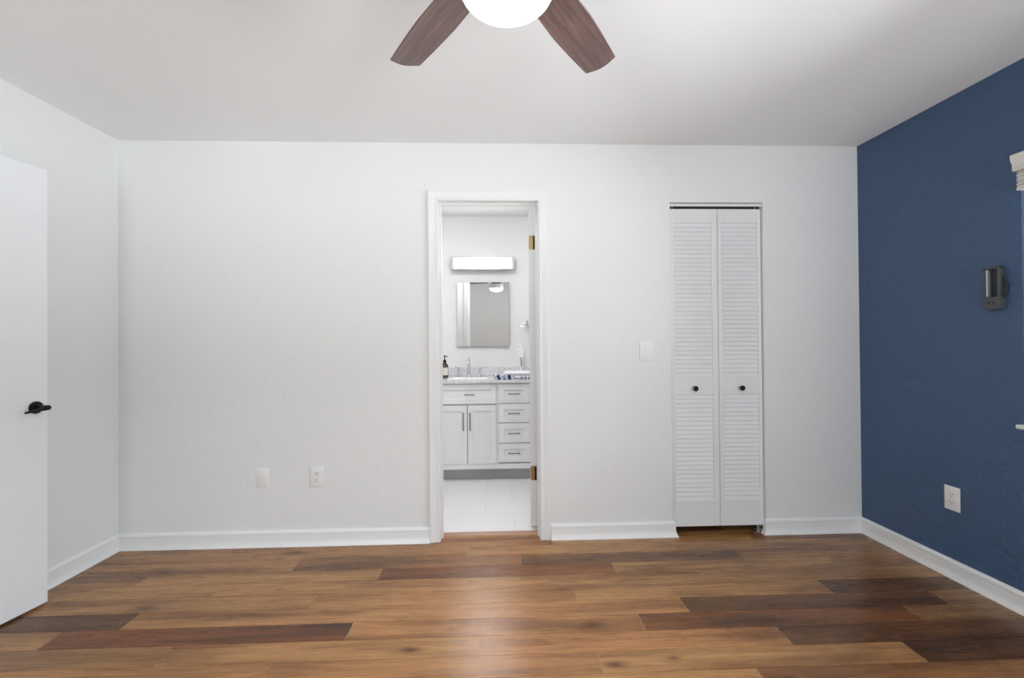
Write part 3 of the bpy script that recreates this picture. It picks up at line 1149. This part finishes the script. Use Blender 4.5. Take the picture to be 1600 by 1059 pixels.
# ------------------------------------------------------------------ bathroom vanity
VY = 1.200
VX0, VX1 = 1.43, 2.585
va = thing('bathroom_vanity', ((VX0 + VX1) / 2, (VY + YB) / 2, 0), 'white shaker vanity cabinet seen through the bathroom doorway', 'vanity')
c = MB()
c.box(VX0 + .018, VX1 - .018, VY + 0.034, VY + 0.046, 0.121, 0.842)
c.box(VX0, VX0 + .018, VY + .001, YB - .001, 0.103, 0.860)
c.box(VX1 - .018, VX1, VY + .001, YB - .001, 0.103, 0.860)
c.box(VX0 + .018, VX1 - .018, VY + .004, YB - .001, 0.103, 0.148)
c.box(VX0 + .018, VX1 - .018, VY + .004, VY + .04, 0.848, 0.860)
c.box(2.2555, 2.2695, VY + .006, VY + .04, 0.148, 0.848)
c.box(1.730, 1.7425, VY + .006, VY + .04, 0.148, 0.848)
c.box(VX0 + .018, VX1 - .018, YB - .013, YB - .001, 0.148, 0.860)
c.build('cabinet_body', M['cab'], va)
MB().box(VX0 + 0.01, VX1 - 0.01, VY + 0.068, YB - 0.002, 0.0, 0.103).build('toe_kick', mat('grey_tile_base', S(176, 174, 171), 0.5), va, label='grey recessed toe kick')


def shaker(name, xa, xb, za, zb, rail, hn=None, vert=False, par=va):
    s = MB()
    r = rail
    s.box(xa, xb, VY + 0.008, VY + 0.019, za, zb)
    s.box(xa, xa + r, VY, VY + 0.009, za, zb, 0.0012)
    s.box(xb - r, xb, VY, VY + 0.009, za, zb, 0.0012)
    s.box(xa + r - .001, xb - r + .001, VY, VY + 0.009, za, za + r, 0.0012)
    s.box(xa + r - .001, xb - r + .001, VY, VY + 0.009, zb - r, zb, 0.0012)
    o = s.build(name, M['cab'], par)
    if hn:
        hx_, hz_, L = hn
        h = MB()
        q = (L / 2 - 0.012)
        if vert:
            h.tube([(hx_, VY - 0.026, hz_ - L / 2), (hx_, VY - 0.026, hz_ + L / 2)], 0.0048)
            for dz in (-q, q):
                h.tube([(hx_, VY + .008, hz_ + dz), (hx_, VY - 0.026, hz_ + dz)], 0.004)
        else:
            h.tube([(hx_ - L / 2, VY - 0.026, hz_), (hx_ + L / 2, VY - 0.026, hz_)], 0.0048)
            for dx in (-q, q):
                h.tube([(hx_ + dx, VY + .008, hz_), (hx_ + dx, VY - 0.026, hz_)], 0.004)
        h.build('handle', M['nickel'], o, smooth=40, label='dark metal bar pull')
    return o


CXM = 1.999
shaker('drawer', 1.745, 2.253, 0.673, 0.846, 0.045, (2.020, 0.758, 0.088))
shaker('cabinet_door', 1.745, 1.9965, 0.150, 0.664, 0.050, (1.965, 0.523, 0.155), True)
shaker('cabinet_door', 2.0025, 2.253, 0.150, 0.664, 0.050, (2.025, 0.523, 0.155), True)
for xs_ in ((2.272, 2.548), (1.452, 1.728)):
    xc = (xs_[0] + xs_[1]) / 2
    for za, zb in ((0.678, 0.846), (0.508, 0.672), (0.330, 0.502), (0.160, 0.324)):
        shaker('drawer', xs_[0], xs_[1], za, zb, 0.050, (xc - 0.003, (za + zb) / 2, 0.105))

ct = MB()
bx0, bx1, by0, by1 = 1.79, 2.20, 1.27, 1.53
ct.box(VX0 - 0.012, VX1 + 0.012, 1.180, by0, 0.8605, 0.884, 0.0)
ct.box(VX0 - 0.012, VX1 + 0.012, by1, YB - 0.001, 0.8605, 0.884)
ct.box(VX0 - 0.012, bx0, by0, by1, 0.8605, 0.884)
ct.box(bx1, VX1 + 0.012, by0, by1, 0.8605, 0.884)
ctop = thing('countertop', ((VX0 + VX1) / 2, 1.45, 0.8605), 'white and grey speckled marble countertop on the vanity', 'countertop')
ct.build('counter_slab', M['marble'], ctop)
tag(MB().box(VX0 - 0.012, VX1 + 0.012, 1.700, YB - 0.001, 0.8842, 0.970, 0.002).build('backsplash', M['marble']), 'low speckled marble backsplash strip along the bathroom wall', 'backsplash')
bs = MB()
n_ = 32


def sup(rx, ry, z):
    out = []
    for k in range(n_):
        a = 2 * math.pi * k / n_
        ca, sa = math.cos(a), math.sin(a)
        out.append(Vector(((bx0 + bx1) / 2 + rx * math.copysign(abs(ca) ** .5, ca), (by0 + by1) / 2 + ry * math.copysign(abs(sa) ** .5, sa), z)))
    return out


RX_, RY_ = (bx1 - bx0) / 2, (by1 - by0) / 2
bs.ring_loft([sup(RX_ + .004, RY_ + .004, 0.8835), sup(RX_ - .012, RY_ - .012, 0.8838), sup(RX_ - .02, RY_ - .02, 0.87), sup(RX_ - .05, RY_ - .04, 0.78), sup(.03, .03, 0.765)], cap=False)
bs.bm.faces.ensure_lookup_table()
bs.build('sink_basin', M['ceramic'], ctop, smooth=50, label='white undermount sink')

# faucet
fx, fy, fz = 1.994, 1.595, 0.884
fa = thing('faucet', (fx, fy, fz), 'chrome widespread faucet with two lever handles behind the sink', 'faucet')
s = MB()
s.lathe([(0.026, fz), (0.026, fz + .006), (0.018, fz + .016), (0.014, fz + .03), (0.0125, fz + .13), (0.0135, fz + .150), (0.010, fz + .158)], (fx, fy, 0), seg=24)
s.tube([(fx, fy, fz + .135), (fx, fy - .02, fz + .158), (fx, fy - .06, fz + .168), (fx, fy - .105, fz + .160), (fx, fy - .122, fz + .140), (fx, fy - .124, fz + .125)],
       [.012, .012, .0115, .011, .0105, .010])
s.tube([(fx, fy + .01, fz + .15), (fx, fy + .012, fz + .195)], [.004, .006])
s.build('spout', M['chrome'], fa, smooth=40)
for dx, sg in ((-0.093, -1), (0.103, 1)):
    h = MB()
    h.lathe([(0.023, fz), (0.023, fz + .006), (0.014, fz + .02), (0.011, fz + .045), (0.013, fz + .075), (0.011, fz + .088), (0, fz + .090)], (fx + dx, fy, 0), seg=20)
    hh_ = h.build('handle', M['chrome'], fa, smooth=40)
    l_ = MB()
    L_ = 0.085 if sg > 0 else 0.045
    l_.tube([(fx + dx, fy, fz + .083), (fx + dx + sg * L_ * .5, fy - .012, fz + .087), (fx + dx + sg * L_, fy - .02, fz + .092)], [.007, .006, .0045])
    l_.build('lever', M['chrome'], hh_, smooth=40)

# soap bottle
sx_, sy_, sz_ = 1.772, 1.500, 0.884
so = thing('soap_dispenser', (sx_, sy_, sz_), 'dark brown pump soap bottle with pale label at left of sink', 'soap bottle')
s = MB()
s.lathe([(0.030, sz_), (0.034, sz_ + .004), (0.034, sz_ + .105), (0.031, sz_ + .120), (0.020, sz_ + .134), (0.0135, sz_ + .142), (0.0135, sz_ + .150)], (sx_, sy_, 0), seg=32)
s.build('bottle', M['bottle'], so, smooth=35)
s = MB()
rings = []
for z in (sz_ + .026, sz_ + .098):
    rings.append([Vector((sx_ + .0345 * math.cos(a), sy_ + .0345 * math.sin(a), z)) for a in [math.radians(-150 + 10 * k) for k in range(14)]])
rings2 = [[p + (p - Vector((sx_, sy_, p.z))).normalized() * 0.0005 for p in r] for r in rings]
s.ring_loft([rings[0] + list(reversed(rings2[0])), rings[1] + list(reversed(rings2[1]))])
s.build('bottle_label', M['label'], so, smooth=60, label='pale paper label')
s = MB()
s.lathe([(0.0155, sz_ + .146), (0.0155, sz_ + .164), (0.010, sz_ + .168), (0.0045, sz_ + .170), (0.0045, sz_ + .196), (0.009, sz_ + .198), (0.009, sz_ + .208), (0, sz_ + .210)], (sx_, sy_, 0), seg=20)
s.tube([(sx_, sy_, sz_ + .203), (sx_ + .022, sy_ - .014, sz_ + .204), (sx_ + .030, sy_ - .019, sz_ + .198)], [.0045, .004, .0035], seg=10)
s.build('pump', M['black'], so, smooth=40, label='black pump head')


# towels
def fold(name, x0, x1, y0, y1, z0, z1, layers, m, label, cat, rot=0.0, group=None):
    cx_, cy_ = (x0 + x1) / 2, (y0 + y1) / 2
    b = MB()
    hgt = (z1 - z0) / layers
    rr = random.Random(len(label))
    for i in range(layers):
        e = rr.uniform(-.004, .003)
        za, zb = z0 + i * hgt + (.0003 if i else 0), z0 + (i + 1) * hgt
        rings = []
        K = 10
        for k in range(K + 1):
            xx = (x0 - cx_ + e) + (x1 - x0) * k / K
            dz = -0.10 * hgt * math.sin(k * 1.7 + i) * .5
            ring = []
            for q in range(16):
                a = 2 * math.pi * q / 16
                ca, sa = math.cos(a), math.sin(a)
                yy = (y1 - y0) / 2 * math.copysign(abs(ca) ** .35, ca)
                zz = hgt / 2 * math.copysign(abs(sa) ** .6, sa)
                sc_ = .93 if k in (0, K) else 1
                ring.append(Vector((xx, yy * sc_, (za + zb) / 2 - 0 + zz * (.8 if k in (0, K) else 1) + (dz if (i == layers - 1 and sa > 0) else 0))))
            rings.append(ring)
        b.ring_loft(rings)
    for v in b.bm.verts:
        v.co.z -= z0
    o = b.build(name, m, None, smooth=50)
    o.location = (cx_, cy_, z0)
    o.rotation_euler = (0, 0, rot)
    tag(o, label, cat, group)
    return o


fold('folded_towel', 2.325, 2.575, 1.30, 1.52, 0.8842, 0.946, 2, M['white_towel'], 'thick white folded towel on the right end of the countertop', 'towel')
fold('folded_washcloth', 2.240, 2.326, 1.200, 1.285, 0.8842, 0.9035, 2, M['navy_cloth'], 'lower navy and white washcloth of the left-hand pair', 'washcloth')
fold('folded_washcloth', 2.232, 2.318, 1.203, 1.282, 0.9037, 0.923, 2, M['navy_cloth'], 'upper navy and white washcloth of the left-hand pair, nearest the sink', 'washcloth')
fold('folded_washcloth', 2.334, 2.418, 1.200, 1.285, 0.8842, 0.9035, 2, M['navy_cloth'], 'lower navy and white washcloth in front of the white towel', 'washcloth')
fold('folded_washcloth', 2.330, 2.412, 1.203, 1.282, 0.9037, 0.921, 2, M['navy_cloth'], 'upper navy and white washcloth in front of the white towel', 'washcloth')
fold('folded_washcloth', 2.470, 2.560, 1.20, 1.285, 0.8842, 0.908, 2, M['grey_cloth'], 'grey patterned washcloth at the right end beside the door leaf', 'washcloth')

# pale sprig in a small vase
ox, oy, oz = 2.500, 1.640, 0.884
fl_ = thing('white_ornament', (ox, oy, oz), 'pale petalled sprig with dark stem at the back of the countertop', 'ornament')
s = MB()
s.lathe([(0.020, oz), (0.023, oz + .004), (0.024, oz + .03), (0.014, oz + .06), (0.0105, oz + .085), (0.0125, oz + .095)], (ox, oy, 0), seg=24)
s.build('vase', M['ceramic'], fl_, smooth=40)
s = MB()
s.tube([(ox, oy, oz + .08), (ox + .001, oy, oz + .14), (ox - .003, oy, oz + .19), (ox - .008, oy, oz + .25), (ox - .020, oy, oz + .31)], [.0035, .004, .003, .002, .0015], seg=8)
s.build('stem', M['stem'], fl_, smooth=40)
for px, pz, sc_ in ((.006, .20, 1.0), (-.012, .225, 1.1), (.012, .245, 1.1), (-.016, .265, 1.0), (.004, .285, .95), (-.018, .305, .8), (-.026, .322, .6)):
    p = MB()
    for q in range(5):
        a = 2 * math.pi * q / 5 + pz * 9
        ring = []
        c0 = Vector((ox + px, oy - .006, oz + pz))
        d_ = Vector((math.cos(a), -.25, math.sin(a)))
        sd = Vector((-math.sin(a), 0, math.cos(a)))
        rings = []
        for t_, w_ in ((0.0, .003), (.35, .009), (.7, .0095), (1., .003)):
            cc_ = c0 + d_ * (0.019 * sc_ * t_)
            w2 = w_ * sc_
            rings.append([cc_ + sd * w2, cc_ + Vector((0, -.0015, 0)), cc_ - sd * w2, cc_ + Vector((0, .0015, 0))])
        p.ring_loft(rings)
    p.build('blossom', M['petal'], fl_, smooth=60)

# medicine cabinet
mc = thing('medicine_cabinet', (2.132, YB, 1.177), 'frameless mirrored medicine cabinet above the vanity', 'mirror')
MB().box(1.880, 2.385, 1.695, YB - 0.001, 1.180, 1.802).build('cabinet_body', mat('cabinet_edge', S(120, 120, 120), 0.4, 0.3), mc, label='grey metal body')
mm = MB()
mm.box(1.876, 2.388, -0.0055, 0.0, 0.0, 0.628, 0.0018, mx=Matrix.Translation((0, 1.6945, 1.177)) @ Matrix.Rotation(math.radians(0.62), 4, 'X'), segs=1)
mm.build('mirror_door', M['mirror'], mc)

# vanity light
vl = thing('vanity_light', (2.134, YB, 1.926), 'horizontal bar light glowing above the medicine cabinet', 'wall light')
s = MB()
s.box(1.830, 2.438, 1.700, YB - 0.001, 1.930, 2.044, 0.003)
s.build('back_plate', M['frost'], vl, smooth=30)
s = MB()
for xa, xb in ((1.826, 1.852), (2.416, 2.442)):
    s.box(xa, xb, 1.622, 1.7005, 1.924, 2.050, 0.003)
s.box(1.852, 2.416, 1.632, 1.7005, 1.924, 1.935)
s.box(1.852, 2.416, 1.632, 1.7005, 2.039, 2.050)
s.build('frame', mat('lamp_frame_grey', S(208, 206, 204), 0.4), vl, smooth=30)
s = MB()
rings = []
for i in range(13):
    s_x = 1.853 + (2.415 - 1.853) * i / 12
    bow = 0.012 * (1 - (2 * i / 12 - 1) ** 2)
    rings.append([Vector((s_x, 1.638 - bow, 1.936)), Vector((s_x, 1.699, 1.936)), Vector((s_x, 1.699, 2.038)), Vector((s_x, 1.638 - bow, 2.038))])
s.ring_loft(rings)
s.build('diffuser', M['barlight'], vl, smooth=30, label='glowing frosted diffuser')

# towel bar
tb = thing('towel_bar', (2.56, YB, 1.40), 'short chrome towel bar on the bathroom wall right of the mirror', 'towel bar')
s = MB()
s.box(2.527, 2.577, 1.710, YB - 0.001, 1.372, 1.430, 0.003)
s.box(2.543, 2.561, 1.665, 1.711, 1.392, 1.410, 0.002)
s.build('mount', M['chrome'], tb, smooth=30)
s = MB()
s.box(2.86, 2.91, 1.710, YB - 0.001, 1.372, 1.430, 0.003)
s.box(2.876, 2.894, 1.665, 1.711, 1.392, 1.410, 0.002)
s.build('mount', M['chrome'], tb, smooth=30)
s = MB()
s.box(2.495, 2.925, 1.655, 1.668, 1.362, 1.372, 0.002)
s.box(2.546, 2.558, 1.657, 1.667, 1.370, 1.412, 0.001)
s.box(2.879, 2.891, 1.657, 1.667, 1.370, 1.412, 0.001)
s.build('bar', M['chrome'], tb, smooth=30)

# unseen ceiling lamp added to brighten the bathroom, above the doorway line of sight
cl_ = thing('bathroom_added_lamp', (2.10, 0.47, 2.465), 'round flush ceiling lamp added out of view to brighten the bathroom', 'ceiling lamp')
s = MB()
s.lathe([(0.17, 2.4645), (0.17, 2.445), (0.165, 2.44)], (2.10, 0.47, 0), seg=40)
s.build('lamp_base', M['frost'], cl_, smooth=30)
s = MB()
s.lathe([(0.163, 2.4415), (0.155, 2.42), (0.12, 2.402), (0.06, 2.393), (0, 2.391)], (2.10, 0.47, 0), seg=40)
s.build('lamp_shade', M['lamp_glass'], cl_, smooth=60)
